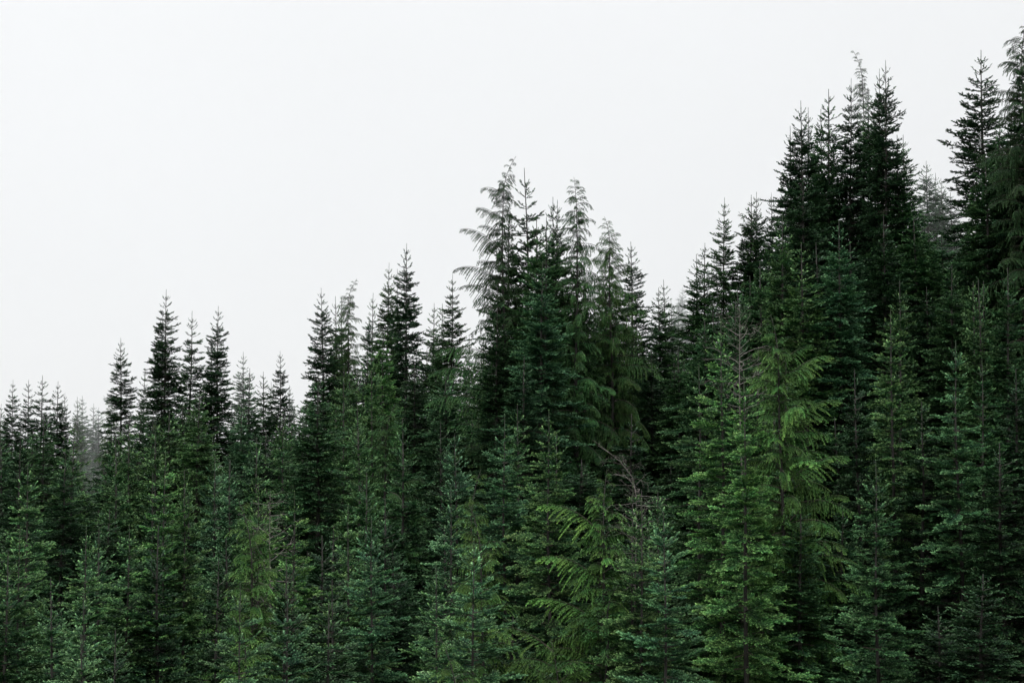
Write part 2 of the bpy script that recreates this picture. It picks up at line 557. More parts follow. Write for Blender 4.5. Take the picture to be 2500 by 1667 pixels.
PLACED = []
FG, HG = 'fir trees of the misty hillside forest', 'drooping hemlock trees among the firs'
def root_at(name, px, py, d, H, width, rot):
    """stands on the terrain so that its tip shows at (px, py)"""
    top = at(px, py, d)
    gz = float(ground_z(top.x, top.y)) - 0.1
    s = (top.z - gz) / H
    e = bpy.data.objects.new(name, None)
    e.empty_display_size = 0.5
    C.objects.link(e)
    tilt = Euler((rs.gauss(0, 0.011), rs.gauss(0, 0.011), rot))
    e.location = top - tilt.to_matrix() @ Vector((0, 0, H * s))
    e.rotation_euler = tilt
    e.scale = (width, width, s)
    PLACED.append((top.x, top.y, px, py, d))
    return e, s

def baked_tree(px, py, d, kind, var, width, tint, label, group=FG):
    H, crown, trunk = proto(kind, var)
    e, s = root_at('hemlock_tree' if kind == 'hem' else 'fir_tree', px, py, d, H, width, rs.uniform(0, 6.28))
    tag(e, label, 'hemlock tree' if kind == 'hem' else 'fir tree', HG if kind == 'hem' else group)
    child('trunk', trunk, e)
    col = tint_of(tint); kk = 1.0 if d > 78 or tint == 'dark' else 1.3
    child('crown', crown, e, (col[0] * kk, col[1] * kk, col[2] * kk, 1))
    return e

def bough_tree(px, py, d, kind, seed, tint, label, coef, power, rmax, width=1.0, dense=1.9, rot=0.0, extra=(), step=0.17, nod=0.5, keep=None):
    """tree whose boughs are separate parts; built at true height so nothing is stretched"""
    top = at(px, py, d)
    gz = float(ground_z(top.x, top.y)) - 0.1
    H = top.z - gz
    if kind == 'fir':
        axis = fir_axis(H, seed); lead, lay = fir_layout(H, seed, coef * 0.78, power, rmax * 0.82, dense, 0.2, True)
        name, cat, grp, m = 'fir_tree', 'fir tree', FG, M_FIR
    else:
        axis = hem_axis(H, seed, nod); lead, lay = hem_layout(H, seed, coef, power, rmax, step)
        name, cat, grp, m = 'hemlock_tree', 'hemlock tree', HG, M_HEM
        lead = 0.5
    if keep: lay = [b for b in lay if keep(*b)]
    lay = sorted(lay)[:290 - len(extra)]               # what is cut lies far below the view
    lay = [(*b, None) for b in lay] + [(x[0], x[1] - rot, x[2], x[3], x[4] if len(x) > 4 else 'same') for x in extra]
    e = bpy.data.objects.new(name, None)
    C.objects.link(e)
    off = axis(0); co, si = math.cos(rot), math.sin(rot)
    e.location = (top.x - (off.x * co - off.y * si) * width, top.y - (off.x * si + off.y * co) * width, gz)
    e.rotation_euler = (0, 0, rot); e.scale = (width, width, 1)
    PLACED.append((top.x, top.y, px, py, d))
    tag(e, label, cat, grp)
    rng = np.random.default_rng(seed + 5)
    child('trunk', soup_mesh('trunk', [(trunk_verts(H, axis, 0.0075, tip=0.006), None, M_BARK)]), e)
    V, G = leader_verts(axis, lead, rng, kind)
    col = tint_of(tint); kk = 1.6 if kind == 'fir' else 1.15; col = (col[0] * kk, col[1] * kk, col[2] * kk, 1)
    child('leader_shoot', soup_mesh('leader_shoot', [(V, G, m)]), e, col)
    low = H + (-0.135 * d - top.z) - 0.6    # boughs far below the frame are thinned
    meshes = lib_mesh(kind); lens = FIR_LEN if kind == 'fir' else HEM_LEN
    base = None
    zb = 1667 + 40
    for (t, az, el, L, spray) in lay:
        zt = top.z - t
        below = zt < at(px, zb, d).z - 0.5
        if below and rng.random() < 0.6: continue
        c, v = pick(kind, L, rng)
        k = rng.uniform(0.86, 1.14)
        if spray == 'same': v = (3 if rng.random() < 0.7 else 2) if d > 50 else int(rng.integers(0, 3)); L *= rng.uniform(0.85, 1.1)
        elif spray == 'hang': v = 3; k = 2.5  # hanging variant, colour brightened to stand out from the dark trees
        elif spray: k = 1.7  # brighter foliage colour stands in for light on these boughs
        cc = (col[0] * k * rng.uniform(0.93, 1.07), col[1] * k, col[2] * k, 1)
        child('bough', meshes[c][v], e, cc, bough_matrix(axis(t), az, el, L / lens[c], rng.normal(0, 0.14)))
    return e

def twig_mesh(L, rng):
    segs = []
    def grow(p, d, l, r, depth):
        n = 5; pts = [p]
        for i in range(n):
            d = unit(d + rng.normal(0, 0.13, 3)); p = p + d * l / n; pts.append(p)
            if depth < 2 and i > 0 and rng.random() < 0.8:
                side = unit(np.cross(d, rng.normal(0, 1, 3)))
                grow(p, unit(d * 0.7 + side * 0.7), l * rng.uniform(0.25, 0.5), r * 0.5, depth + 1)
        segs.append(tube(np.array(pts), np.linspace(r, r * 0.35, len(pts)), 3))
    grow(np.zeros(3), np.array([1.0, 0, 0.1]), L, 0.011, 0)
    return np.concatenate(segs)

def dead_tree(px, py, d, seed, label, n=26, rmax=0.9, span=4.5, bend=0.0):
    top = at(px, py, d); gz = float(ground_z(top.x, top.y)) - 0.1; H = top.z - gz
    e = bpy.data.objects.new('dead_tree', None); C.objects.link(e); e.location = (top.x, top.y, gz)
    tag(e, label, 'dead tree')
    straight = fir_axis(H, seed)
    def axis(t):
        k = max(0.0, 1 - t / 1.15)
        return straight(t) + Vector((bend * k ** 1.6, 0, -abs(bend) * 0.1 * k ** 3))
    child('trunk', soup_mesh('trunk', [(trunk_verts(H, axis, 0.0045, tip=0.004), None, M_DEAD)]), e)
    rng = np.random.default_rng(seed)
    ms = [soup_mesh('branch', [(twig_mesh(1.0, rng), None, M_DEAD)]) for _ in range(5)]
    for i in range(n):
        t = 0.15 + span * (i / n) ** 0.9
        L = min(0.35 + 0.28 * t, rmax) * rng.uniform(0.6, 1.2)
        child('branch', ms[i % 5], e, None, bough_matrix(axis(t), i * 2.4 + rng.normal(0, 0.3), rng.uniform(-0.1, 0.7), L, rng.uniform(0, 6.28)))
    PLACED.append((top.x, top.y, px, py, d))
    return e

# ------------------------------------------------------------------ setting: terrain
def build_terrain():
    def axis_vals(lo, hi, mid_lo, mid_hi, fine, coarse_n):
        a = np.linspace(lo, mid_lo, coarse_n, endpoint=False); b = np.arange(mid_lo, mid_hi, fine); c = np.linspace(mid_hi, hi, coarse_n)
        return np.concatenate([a, b, c])
    xs = axis_vals(-3000, 3000, -90, 110, 2.0, 30)
    ys = axis_vals(-400, 5000, -80, 230, 2.0, 30)
    X, Y = np.meshgrid(xs, ys)
    Z = ground_z(X, Y)
    V = np.stack([X, Y, Z], -1).reshape(-1, 3)
    nx, ny = len(xs), len(ys)
    i = np.arange(nx * ny).reshape(ny, nx)
    F = np.stack([i[:-1, :-1], i[:-1, 1:], i[1:, 1:], i[1:, :-1]], -1).reshape(-1, 4)
    me = bpy.data.meshes.new('hillside')
    me.from_pydata(V.tolist(), [], F.tolist())
    me.materials.append(M_SOIL)
    for p in me.polygons: p.use_smooth = True
    o = bpy.data.objects.new('hillside', me); C.objects.link(o)
    tag(o, kind='structure')
build_terrain()

def air(name, lo, hi, density, color=(0.97, 0.98, 0.99)):
    me = bpy.data.meshes.new(name)
    v = [(x, y, z) for x in (lo[0], hi[0]) for y in (lo[1], hi[1]) for z in (lo[2], hi[2])]
    me.from_pydata(v, [], [(0, 1, 3, 2), (4, 6, 7, 5), (0, 4, 5, 1), (2, 3, 7, 6), (0, 2, 6, 4), (1, 5, 7, 3)])
    m, nt, out = new_mat(name)
    pv = nt.nodes.new('ShaderNodeVolumePrincipled')
    pv.inputs['Color'].default_value = (*color, 1)
    pv.inputs['Density'].default_value = density
    pv.inputs['Anisotropy'].default_value = 0.0
    nt.links.new(pv.outputs[0], out.inputs['Volume'])
    me.materials.append(m)
    o = bpy.data.objects.new(name, me); C.objects.link(o)
    tag(o, kind='stuff')
    return o
# the mist that lies against the back of the slope
FOG_Y = 97.0
air('haze', (-260, FOG_Y, -100), (300, FOG_Y + 85, 190), 0.0085)

# ------------------------------------------------------------------ near trees: every bough is a part
# px, py of the tip in the photograph, distance, seed, tint, coef, power, rmax, label
NEAR_FIRS = [
    (1816, 909, 37, 201, 'fresh', 0.61, 0.48, 1.75, 'bright green fir with pale tufted tips, tallest of the nearest firs, beside a drooping hemlock'),
    (1760, 787, 41, 202, 'fresh', 0.47, 0.54, 1.5, 'fir with long bare yellowish leader and bare upper trunk beside the grey dead top'),
    (1706, 889, 43, 203, 'green', 0.61, 0.52, 1.8, 'mid green fir with grey trunk showing, directly behind the brightest tufted fir'),
    (1340, 1001, 45, 204, 'green', 0.60, 0.52, 1.9, 'full fir with tall straight leader and four-armed star top below the central hemlock clump'),
    (1232, 1011, 47, 205, 'blue', 0.58, 0.52, 1.8, 'blue-green fir with grey trunk visible, standing against the star-topped full fir'),
    (1620, 1245, 33, 206, 'blue', 0.61, 0.50, 1.9, 'dense blue-green fir with ribbed whorled top at the front beside the bright yellow-green hemlock'),
    (1545, 1178, 35, 207, 'green', 0.48, 0.54, 1.5, 'fir with short thick candle leader and bare brown trunk touching the bent dead branch'),
    (1566, 1217, 34.2, 208, 'green', 0.56, 0.50, 1.5, 'small fir with long horizontal top shoots between candle-topped fir and dense blue-green fir'),
    (2333, 832, 41, 209, 'teal', 0.52, 0.52, 1.9, 'tall pale-tipped fir with dark bare trunk line in the shadowed slope, nearest on that side'),
    (2397, 872, 43, 210, 'deep', 0.47, 0.54, 1.6, 'slim fir with bright three-pronged tip half behind the pale-tipped shadow-side fir'),
    (2174, 756, 44, 211, 'green', 0.48, 0.50, 1.5, 'narrow fir with ragged forked top and yellowish bare upper trunk before deep shade'),
    (2138, 1123, 35, 212, 'deep', 0.58, 0.50, 1.9, 'dark fir with single upright candle, lowest of the large firs in the shaded corner'),
    (1101, 1181, 39, 213, 'teal', 0.58, 0.50, 1.6, 'pale blue-green pointed fir with needled tip beside a weeping straw-coloured hemlock'),
    (1157, 1315, 33, 214, 'blue', 0.63, 0.50, 1.8, 'pale fir with stubby whorled top in front of two weeping hemlock tops'),
    (1065, 1377, 35, 215, 'green', 0.58, 0.50, 1.5, 'mid green fir with brown trunk showing, under an arching dead hemlock limb'),
    (907, 1262, 37, 216, 'blue', 0.61, 0.50, 1.9, 'broad fir with feathered tip, the fullest of the low firs before the black gap'),
    (850, 1230, 39, 217, 'green', 0.56, 0.52, 1.6, 'fir with double candle leader beside the fullest low fir'),
    (719, 1199, 40, 218, 'yellow', 0.50, 0.52, 1.6, 'yellow-green fir with knobbly bright top and dark trunk line'),
    (703, 1424, 32, 219, 'blue', 0.60, 0.52, 1.8, 'blue-green fir at the bottom edge in front of the yellow-green knobbly fir'),
    (587, 1424, 31.5, 220, 'blue', 0.60, 0.52, 1.8, 'blue-grey fir at the bottom edge with drooping hemlock boughs behind it'),
    (204, 1437, 35, 221, 'teal', 0.58, 0.52, 1.6, 'pale blue-green fir with fanned tip shoots alone at the lower edge'),
    (211, 1282, 38, 222, 'green', 0.56, 0.52, 1.5, 'fir with tall thin leader and V-shaped arms standing out against black shade'),
    (316, 1279, 39, 223, 'green', 0.61, 0.50, 1.8, 'yellowish fir with long pale leader and level tiers in the lower forest'),
    (68, 1130, 43, 224, 'green', 0.56, 0.52, 1.7, 'light fir near the frame edge with clustered double top over level tiers'),
    (49, 1288, 38, 225, 'green', 0.56, 0.52, 1.6, 'light green fir with short fan tip at the lower edge of the frame'),
    (404, 1102, 46, 226, 'fresh', 0.48, 0.54, 1.6, 'light green fir with brownish cone-like tip, tallest of the pale lower group'),
]
for (px, py, d, sd, ti, co, po, rm, lab) in NEAR_FIRS:
    bough_tree(px, py, d, 'fir', sd, ti, lab, co, po, rm)

PI = math.pi
# px, py, d, seed, tint, coef, power, rmax, rot, nod, extra, label
HEMLOCKS = [
    (1260, 382, 62, 301, 'dark', 0.36, 0.62, 1.6, 0.0, 0.55,
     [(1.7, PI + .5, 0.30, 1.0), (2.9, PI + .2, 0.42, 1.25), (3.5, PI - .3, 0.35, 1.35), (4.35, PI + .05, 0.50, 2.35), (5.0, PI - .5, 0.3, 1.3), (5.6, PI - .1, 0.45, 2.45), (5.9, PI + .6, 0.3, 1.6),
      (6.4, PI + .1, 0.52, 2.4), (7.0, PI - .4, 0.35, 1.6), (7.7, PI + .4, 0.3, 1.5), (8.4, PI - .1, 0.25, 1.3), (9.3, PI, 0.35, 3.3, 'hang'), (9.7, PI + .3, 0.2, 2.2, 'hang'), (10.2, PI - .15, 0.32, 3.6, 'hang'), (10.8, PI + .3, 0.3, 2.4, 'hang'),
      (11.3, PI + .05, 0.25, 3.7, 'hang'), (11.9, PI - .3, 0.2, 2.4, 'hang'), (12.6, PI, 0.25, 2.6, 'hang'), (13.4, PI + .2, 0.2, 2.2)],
     'tallest central hemlock with hooked tip and long one-sided drooping boughs over open sky'),
    (1401, 433, 60, 302, 'deep', 0.42, 0.66, 2.0, 1.8, 0.35,
     [(13.5, -0.5, 0.2, 3.2), (14.4, -0.2, 0.25, 3.6), (15.0, 0.0, 0.2, 3.4), (12.5, -1.3, 0.0, 2.0), (9.5, -1.5, 0.1, 1.6), (7.6, -1.45, -0.1, 1.5, 'lit_tint'), (8.7, -1.2, -0.1, 1.7, 'lit_tint'), (10.3, -1.0, -0.1, 1.6, 'lit_tint'), (9.3, -0.7, 0.1, 2.2, 'lit_tint')],
     'hemlock with crook-shaped tip and wispy upper boughs in the central clump'),
    (1476, 529, 64, 303, 'green', 0.50, 0.66, 2.2, 2.6, 0.30, [], 'wispy pale hemlock with bent tip at the outer side of the central clump'),
    (1881, 768, 40, 304, 'yellow', 0.50, 0.64, 2.0, PI, 0.25,
     [(1.5, .2, 0.5, 1.2), (2.1, 0, 0.6, 2.0), (3.4, .15, 0.55, 2.2), (4.9, -.15, 0.5, 2.3), (6.0, .1, 0.5, 2.4), (7.2, -.5, 0.2, 2.0), (8.2, -.1, 0.4, 2.4), (3.0, -1.4, 0.2, 1.6, 'lit_tint'), (4.6, -1.2, 0.2, 1.8, 'lit_tint')],
     'large yellow-green hemlock with arching feathery boughs, beside the brightest tufted fir'),
    (1482, 1147, 36, 305, 'yellow', 0.42, 0.66, 1.6, 0.4, 0.15,
     [(1.7, PI - .1, 0.50, 1.9, 'lit_tint'), (2.9, PI + .15, 0.45, 1.9, 'lit_tint'), (3.9, PI - .15, 0.35, 2.0, 'lit_tint'), (4.9, PI + .1, 0.3, 2.0), (2.4, -1.5, 0.1, 1.2, 'lit_tint'), (3.4, -1.3, 0.0, 1.5, 'lit_tint')],
     'brightest yellow-green hemlock with shaggy drooping sprays at the front centre'),
    (2082, 123, 70, 306, 'dark', 0.24, 0.62, 1.2, PI, 0.45, [], 'thin spindly hemlock with crooked bare nodding tip on the tall skyline clump'),
    (2508, 48, 52, 307, 'darkest', 0.50, 0.62, 1.4, 0.5, 0.3, [], 'big dark hemlock cut by the frame edge, with fringed boughs against the sky'),
    (1145, 1230, 37, 308, 'yellow', 0.42, 0.66, 1.5, PI, 0.35, [], 'straw-coloured weeping hemlock between two pale blue-green firs'),
    (1075, 1555, 31, 309, 'yellow', 0.50, 0.7, 1.5, PI, 0.4, [], 'weeping hemlock top with hanging pale strands at the bottom edge'),
    (583, 1222, 39, 310, 'yellow', 0.52, 0.66, 1.9, PI, 0.35, [(4.8, PI - 3.4, 0.2, 2.4), (5.4, 0.2, 0.3, 2.2)], 'yellow-green hemlock with curled-over tip and pale trunk in the lower forest'),
    (871, 681, 82, 311, 'deep', 0.36, 0.64, 1.7, 0.2, 0.5, [], 'dense dark hemlock with two wispy hooked tips among the tall skyline firs'),
    (253, 966, 92, 312, 'green', 0.40, 0.62, 1.5, PI, 0.5, [], 'small hemlock with hooked tip beside the dark skyline fir in the misty gap'),
    (1803, 517, 76, 313, 'deep', 0.40, 0.62, 1.5, PI, 0.6, [], 'hemlock with thin hooked tip under the twin-topped dark fir on the rising skyline'),
    (965, 985, 58, 314, 'deep', 0.62, 0.62, 1.8, 0.0, 0.4, [], 'dark umbrella-topped hemlock in shade below the tall skyline firs'),
    (1345, 1560, 34, 315, 'yellow', 0.6, 0.5, 1.3, PI, 0.2, [(0.3, PI - .2, 0.25, 1.5), (0.7, PI + .4, 0.2, 1.2), (1.1, PI - .5, 0.2, 1.4), (1.5, PI + .1, 0.1, 1.6)], 'low yellow-green hemlock sprays reaching out at the bottom edge'),
    (1174, 1147, 41, 316, 'yellow', 0.30, 0.62, 0.9, 0.0, 0.3, [], 'thin sparse hemlock with pale bare tip between two blue-green firs'),
]
for (px, py, d, sd, ti, co, po, rm, rot, nod, ex, lab) in HEMLOCKS:
    bough_tree(px, py, d, 'hemlock', sd, ti, lab, co, po, rm, rot=rot, nod=nod, extra=ex, step=0.095 if d < 45 else 0.085)

# ------------------------------------------------------------------ farther trees
FAR = [  # px, py, distance, kind, variant, width, tint, label
    (3, 986, 102, 'slim', 0, 0.9, 'green', 'pale thin fir cut by the frame edge on the low misty skyline'),
    (32, 927, 88, 'tall', 1, 0.62, 'dark', 'dark thin-topped fir, nearest to the frame edge on the low skyline'),
    (70, 927, 89, 'slim', 1, 0.85, 'dark', 'bare-topped fir with cross-shaped tip, second on the low skyline'),
    (104, 916, 87, 'slim', 2, 1.0, 'dark', 'fir with tall leader and wide upswept top arms on the low skyline'),
    (142, 931, 90, 'slim', 0, 0.9, 'dark', 'fir with kinked bare tip and one stiff side arm on the low skyline'),
    (159, 958, 91, 'tall', 2, 0.5, 'dark', 'small dark fir squeezed beside the kinked-tip fir on the low skyline'),
    (189, 969, 104, 'slim', 3, 0.8, 'green', 'faint thin fir before the misty gap'),
    (201, 966, 110, 'slim', 1, 0.9, 'teal', 'misty grey-green fir bordering the pale gap in the low skyline'),
    (229, 985, 120, 'slim', 2, 0.9, 'teal', 'very faint fir in the pale gap of the low skyline'),
    (241, 994, 112, 'slim', 0, 0.8, 'teal', 'short faint fir beside the hooked-tip hemlock in the misty gap'),
    (295, 825, 85, 'tall', 0, 0.80, 'dark', 'dark fir standing alone left of the tallest low-skyline spire'),
    (354, 899, 93, 'slim', 3, 0.7, 'deep', 'thin faint fir between the lone dark fir and the tallest dark spire'),
    (406, 707, 83, 'tall', 1, 0.92, 'dark', 'tallest dark spire of the low skyline with stiff open top tiers'),
    (397, 770, 84, 'slim', 1, 0.7, 'dark', 'secondary thin tip rising against the tallest dark spire'),
    (469, 760, 88, 'slim', 2, 1.0, 'deep', 'slender fir between the two large dark skyline spires'),
    (533, 747, 86, 'tall', 2, 0.85, 'dark', 'dark spire with clear needle-thin leader and pyramid crown on the low skyline'),
    (517, 822, 88, 'slim', 0, 0.8, 'deep', 'small side spire leaning on the dark pyramid spire'),
    (594, 859, 104, 'slim', 3, 1.0, 'teal', 'faint blue-green fir with thin tip just past the dark pyramid spire'),
    (610, 899, 80, 'slim', 1, 0.95, 'teal', 'hazy blue-green fir with dark trunk line below the low skyline'),
    (643, 907, 92, 'slim', 0, 1.0, 'deep', 'short rounded dark fir between the faint tip and the thin pointed fir'),
    (684, 857, 88, 'tall', 3, 0.66, 'dark', 'thin pointed dark fir at the edge of the second pale gap'),
    (662, 932, 106, 'slim', 2, 0.8, 'green', 'faint small fir beside the thin pointed dark fir'),
    (707, 940, 105, 'slim', 3, 0.75, 'teal', 'faint fir just behind the edge of the second pale gap'),
    (784, 703, 80, 'tall', 0, 0.85, 'dark', 'dark narrow fir leading the second tall skyline group'),
    (819, 724, 84, 'slim', 2, 0.9, 'green', 'fir with hair-thin leader beside the dark narrow leading fir'),
    (834, 732, 85, 'slim', 0, 0.9, 'green', 'twin thin tip close beside the hair-thin leader'),
    (911, 716, 92, 'slim', 3, 1.0, 'teal', 'pale faint fir between the hook-tipped hemlock and the tall green spire'),
    (950, 642, 82, 'tall', 2, 0.80, 'green', 'tall green spire second highest of the second skyline group'),
    (970, 657, 86, 'slim', 1, 0.8, 'green', 'thin tip squeezed between the two highest spires of the second skyline group'),
    (993, 595, 78, 'tall', 3, 0.88, 'dark', 'highest spire of the second skyline group with very long leader'),
    (935, 800, 70, 'tall', 1, 0.75, 'fresh', 'lighter green fir with thin dark trunk in front of the two highest spires'),
    (1060, 740, 90, 'slim', 0, 1.0, 'green', 'small pale fir before the misty gap beside the central clump'),
    (1080, 741, 86, 'slim', 2, 1.0, 'green', 'fir with thin tip close against the open-tiered grey fir'),
    (1105, 670, 84, 'tall', 1, 0.86, 'deep', 'open-tiered grey-green fir alone beside the central hemlock boughs'),
    (1146, 818, 92, 'slim', 3, 0.7, 'green', 'tiny fir tip under the long hemlock boughs'),
    (1180, 820, 74, 'slim', 1, 1.2, 'dark', 'dark ragged fir filling the foot of the central hemlock'),
    (1280, 412, 64, 'slim', 2, 1.15, 'dark', 'open fir with candelabra top right beside the tallest central hemlock'),
    (1310, 532, 61, 'slim', 0, 1.1, 'deep', 'fir with half-hidden thin top in the central clump'),
    (1334, 530, 60, 'tall', 0, 0.95, 'deep', 'broad dark fir filling the middle of the central clump'),
    (1350, 482, 65, 'slim', 1, 1.0, 'dark', 'first of two close dark tips between the central hemlocks'),
    (1361, 489, 63, 'tall', 2, 0.75, 'dark', 'second of two close dark tips between the central hemlocks'),
    (1325, 640, 57, 'tall', 3, 1.0, 'blue', 'full dark bluish fir low in the central clump with trunk showing'),
    (1540, 591, 72, 'tall', 3, 0.92, 'dark', 'lone dark fir with long leader just outside the central clump'),
    (1608, 702, 86, 'slim', 0, 1.1, 'deep', 'first of two twin firs in the misty dip of the skyline'),
    (1620, 683, 88, 'slim', 2, 1.1, 'deep', 'taller of two twin firs in the misty dip of the skyline'),
    (1638, 733, 108, 'slim', 3, 1.0, 'teal', 'misty thin fir just behind the twin firs in the skyline dip'),
    (1657, 729, 118, 'slim', 1, 1.0, 'teal', 'faint grey fir deep in the misty dip'),
    (1667, 701, 170, 'tall', 0, 1.0, 'teal', 'palest ghostly fir almost lost in cloud at the skyline dip'),
    (1683, 735, 150, 'slim', 2, 1.3, 'teal', 'ghostly fir beside the palest fir in the skyline dip'),
    (1645, 800, 135, 'tall', 2, 1.0, 'teal', 'broad ghostly fir low in the misty dip'),
    (1700, 621, 82, 'slim', 0, 1.2, 'deep', 'thin fir with cross tip where the skyline starts to climb'),
    (1721, 594, 80, 'slim', 1, 1.2, 'deep', 'fir with long clear leader where the skyline starts to climb'),
    (1769, 483, 76, 'tall', 1, 0.8, 'deep', 'slender even spire standing clear on the rising skyline'),
    (1834, 477, 76, 'slim', 0, 1.2, 'dark', 'thin twin top beside the darkest tip on the rising skyline'),
    (1847, 469, 78, 'tall', 2, 0.8, 'dark', 'darkest blunt tip on the rising skyline before the tall clump'),
    (1883, 471, 80, 'tall', 3, 0.7, 'dark', 'dark tip tucked against the flank of the tall skyline clump'),
    (1929, 309, 70, 'slim', 3, 1.0, 'dark', 'thin outer tip of the tall skyline clump'),
    (1955, 247, 66, 'tall', 2, 1.0, 'dark', 'dark tufted spire, first high top of the tall skyline clump'),
    (1973, 263, 70, 'slim', 2, 0.9, 'dark', 'nearly bare leader beside the dark tufted spire'),
    (2023, 219, 68, 'slim', 0, 1.3, 'deep', 'fir with bulb-shaped bushy top in the tall skyline clump'),
    (2004, 268, 70, 'slim', 1, 1.0, 'deep', 'thin tip beneath the bulb-topped fir'),
    (2078, 192, 66, 'tall', 1, 0.8, 'dark', 'dark column fir wrapped by the spindly crooked hemlock'),
    (2119, 215, 68, 'slim', 3, 1.1, 'deep', 'fir with star tip between the crooked hemlock and the twin dark spires'),
    (2147, 169, 67, 'tall', 3, 0.72, 'dark', 'lower of twin dark spires at the top of the tall clump'),
    (2162, 148, 64, 'tall', 0, 0.82, 'dark', 'highest dark spire of the tall clump with wide bare tiers'),
    (2190, 330, 64, 'slim', 2, 1.1, 'deep', 'thin green tip on the descending flank of the tall clump'),
    (2205, 330, 65, 'tall', 1, 0.85, 'deep', 'outer green spire on the descending flank of the tall clump'),
    (2261, 393, 102, 'tall', 2, 1.0, 'teal', 'hazy bluish fir in the high gap between the two dark masses'),
    (2284, 423, 106, 'slim', 3, 1.1, 'teal', 'hazy thin tip in the high gap'),
    (2297, 435, 104, 'tall', 0, 0.8, 'teal', 'hazy fir beside the big open dark spire in the high gap'),
    (2320, 470, 103, 'slim', 1, 1.2, 'teal', 'low hazy fir under the arms of the big open dark spire'),
    (2395, 123, 62, 'tall', 1, 1.12, 'dark', 'big open dark spire with long level arms standing clear of the edge mass'),
    (2440, 300, 57, 'tall', 3, 0.95, 'deep', 'dark fir between the big open spire and the edge hemlock'),
    (2404, 368, 54, 'tall', 2, 0.95, 'deep', 'green-lit fir standing in front of the big open dark spire'),
    (2512, 200, 54, 'tall', 2, 1.1, 'dark', 'black-green fir body cut by the frame edge under the edge hemlock'),
    (1243, 505, 64, 'slim', 3, 1.1, 'dark', 'dark fir hugging the trunk of the tallest central hemlock'),
    (1215, 700, 60, 'tall', 1, 0.8, 'dark', 'dense dark fir under the long one-sided hemlock boughs'),
    (2506, 95, 53.5, 'tall', 1, 0.9, 'darkest', 'nearly black fir crown inside the edge hemlock at the top of the slope'),
    (1408, 590, 63, 'tall', 3, 0.75, 'dark', 'dark fir just behind the crook-tipped hemlock of the central clump'),
    (1478, 640, 68, 'tall', 1, 0.75, 'dark', 'dark fir just behind the wispy hemlock of the central clump'),
    (2475, 291, 55, 'tall', 0, 0.95, 'deep', 'dark fir below the edge hemlock on the high slope'),
    (1910, 521, 54, 'tall', 0, 0.78, 'green', 'light green fir with pointed top in front of the tall clump'),
    (1956, 594, 52, 'slim', 1, 1.1, 'green', 'fir with long thin leader right beside the light pointed fir'),
    (2048, 540, 52, 'tall', 3, 0.85, 'blue', 'blue-green fir with bristly top before the dark heart of the tall clump'),
    (2157, 525, 54, 'tall', 1, 0.9, 'dark', 'dark olive fir below the descending flank of the tall clump'),
    (1960, 420, 60, 'tall', 3, 0.95, 'dark', 'dark drooping fir body under the first high top of the clump'),
    (1855, 640, 56, 'tall', 2, 0.85, 'deep', 'shaded fir under the rising skyline beside the light pointed fir'),
    (1796, 733, 45, 'young', 1, 0.8, 'deep', 'thin fir with green leader rising against the dead grey top'),
    (1852, 848, 44, 'young', 2, 0.75, 'green', 'short fir with curved candle between tufted fir and yellow-green hemlock'),
    (2196, 686, 48, 'young', 0, 0.85, 'green', 'fir with small cross tip just behind the ragged forked fir'),
    (2388, 681, 48, 'young', 3, 0.9, 'green', 'middle one of three upright candle tips in the shaded slope'),
    (2376, 688, 49, 'young', 1, 0.7, 'green', 'inner one of three upright candle tips in the shaded slope'),
    (2401, 686, 49.5, 'young', 2, 0.7, 'deep', 'outer one of three upright candle tips in the shaded slope'),
    (2460, 653, 47, 'young', 0, 0.9, 'deep', 'dark fir with cross tip close to the frame edge below the candle tips'),
    (2324, 646, 50, 'tall', 3, 0.75, 'deep', 'soft dark green fir between the ragged fir and the candle tips'),
    (2086, 902, 42, 'young', 3, 0.8, 'dark', 'small dark fir in black shade behind the arching hemlock boughs'),
    (2262, 700, 53, 'tall', 0, 0.8, 'dark', 'dark fir with black trunk line deep in the shaded slope'),
    (488, 945, 62, 'tall', 0, 0.82, 'green', 'green cone-shaped fir in front of the dark pyramid spire'),
    (379, 1026, 58, 'young', 2, 0.9, 'green', 'small fir with star tip at the foot of the tallest dark spire'),
    (316, 1013, 64, 'young', 0, 0.95, 'green', 'green fir with open cross tip below the lone dark fir'),
    (343, 1020, 67, 'young', 1, 0.95, 'dark', 'dark fir beside the open cross-tipped fir'),
    (282, 1061, 56, 'young', 3, 0.9, 'green', 'light fir in front of the misty gap with star tip'),
    (50, 1045, 60, 'young', 1, 1.0, 'dark', 'dark fir under the bare-topped skyline firs near the frame edge'),
    (108, 1010, 64, 'tall', 2, 0.8, 'deep', 'broad dark green fir under the upswept-armed skyline fir'),
    (182, 1036, 61, 'young', 2, 1.05, 'green', 'rounded green fir under the misty gap'),
    (160, 1105, 54, 'tall', 1, 0.75, 'dark', 'dark full fir in shade behind the pale lower group'),
    (525, 1114, 52, 'young', 3, 0.85, 'teal', 'bluish fir with star tip, first of two before the dark hollow'),
    (560, 1122, 51, 'young', 0, 0.8, 'teal', 'bluish fir, second of two before the dark hollow'),
    (627, 1066, 50, 'young', 2, 0.9, 'green', 'slender fir with long thin trunk line above the curled hemlock'),
    (590, 985, 66, 'tall', 3, 0.75, 'teal', 'grey-green fir with dark trunk in the haze behind the bluish pair'),
    (691, 1009, 58, 'young', 1, 0.9, 'green', 'light fir with upright forked candle below the second pale gap'),
    (711, 1019, 60, 'young', 3, 0.85, 'deep', 'dim fir with straight candle beside the forked candle fir'),
    (777, 917, 56, 'tall', 3, 1.02, 'deep', 'large full fir below the dark narrow leading skyline fir'),
    (740, 1000, 60, 'young', 0, 0.8, 'deep', 'dim fir leaning on the large full fir'),
    (840, 896, 62, 'young', 0, 0.95, 'green', 'fir with cross tip and even tiers in front of the hooked hemlock'),
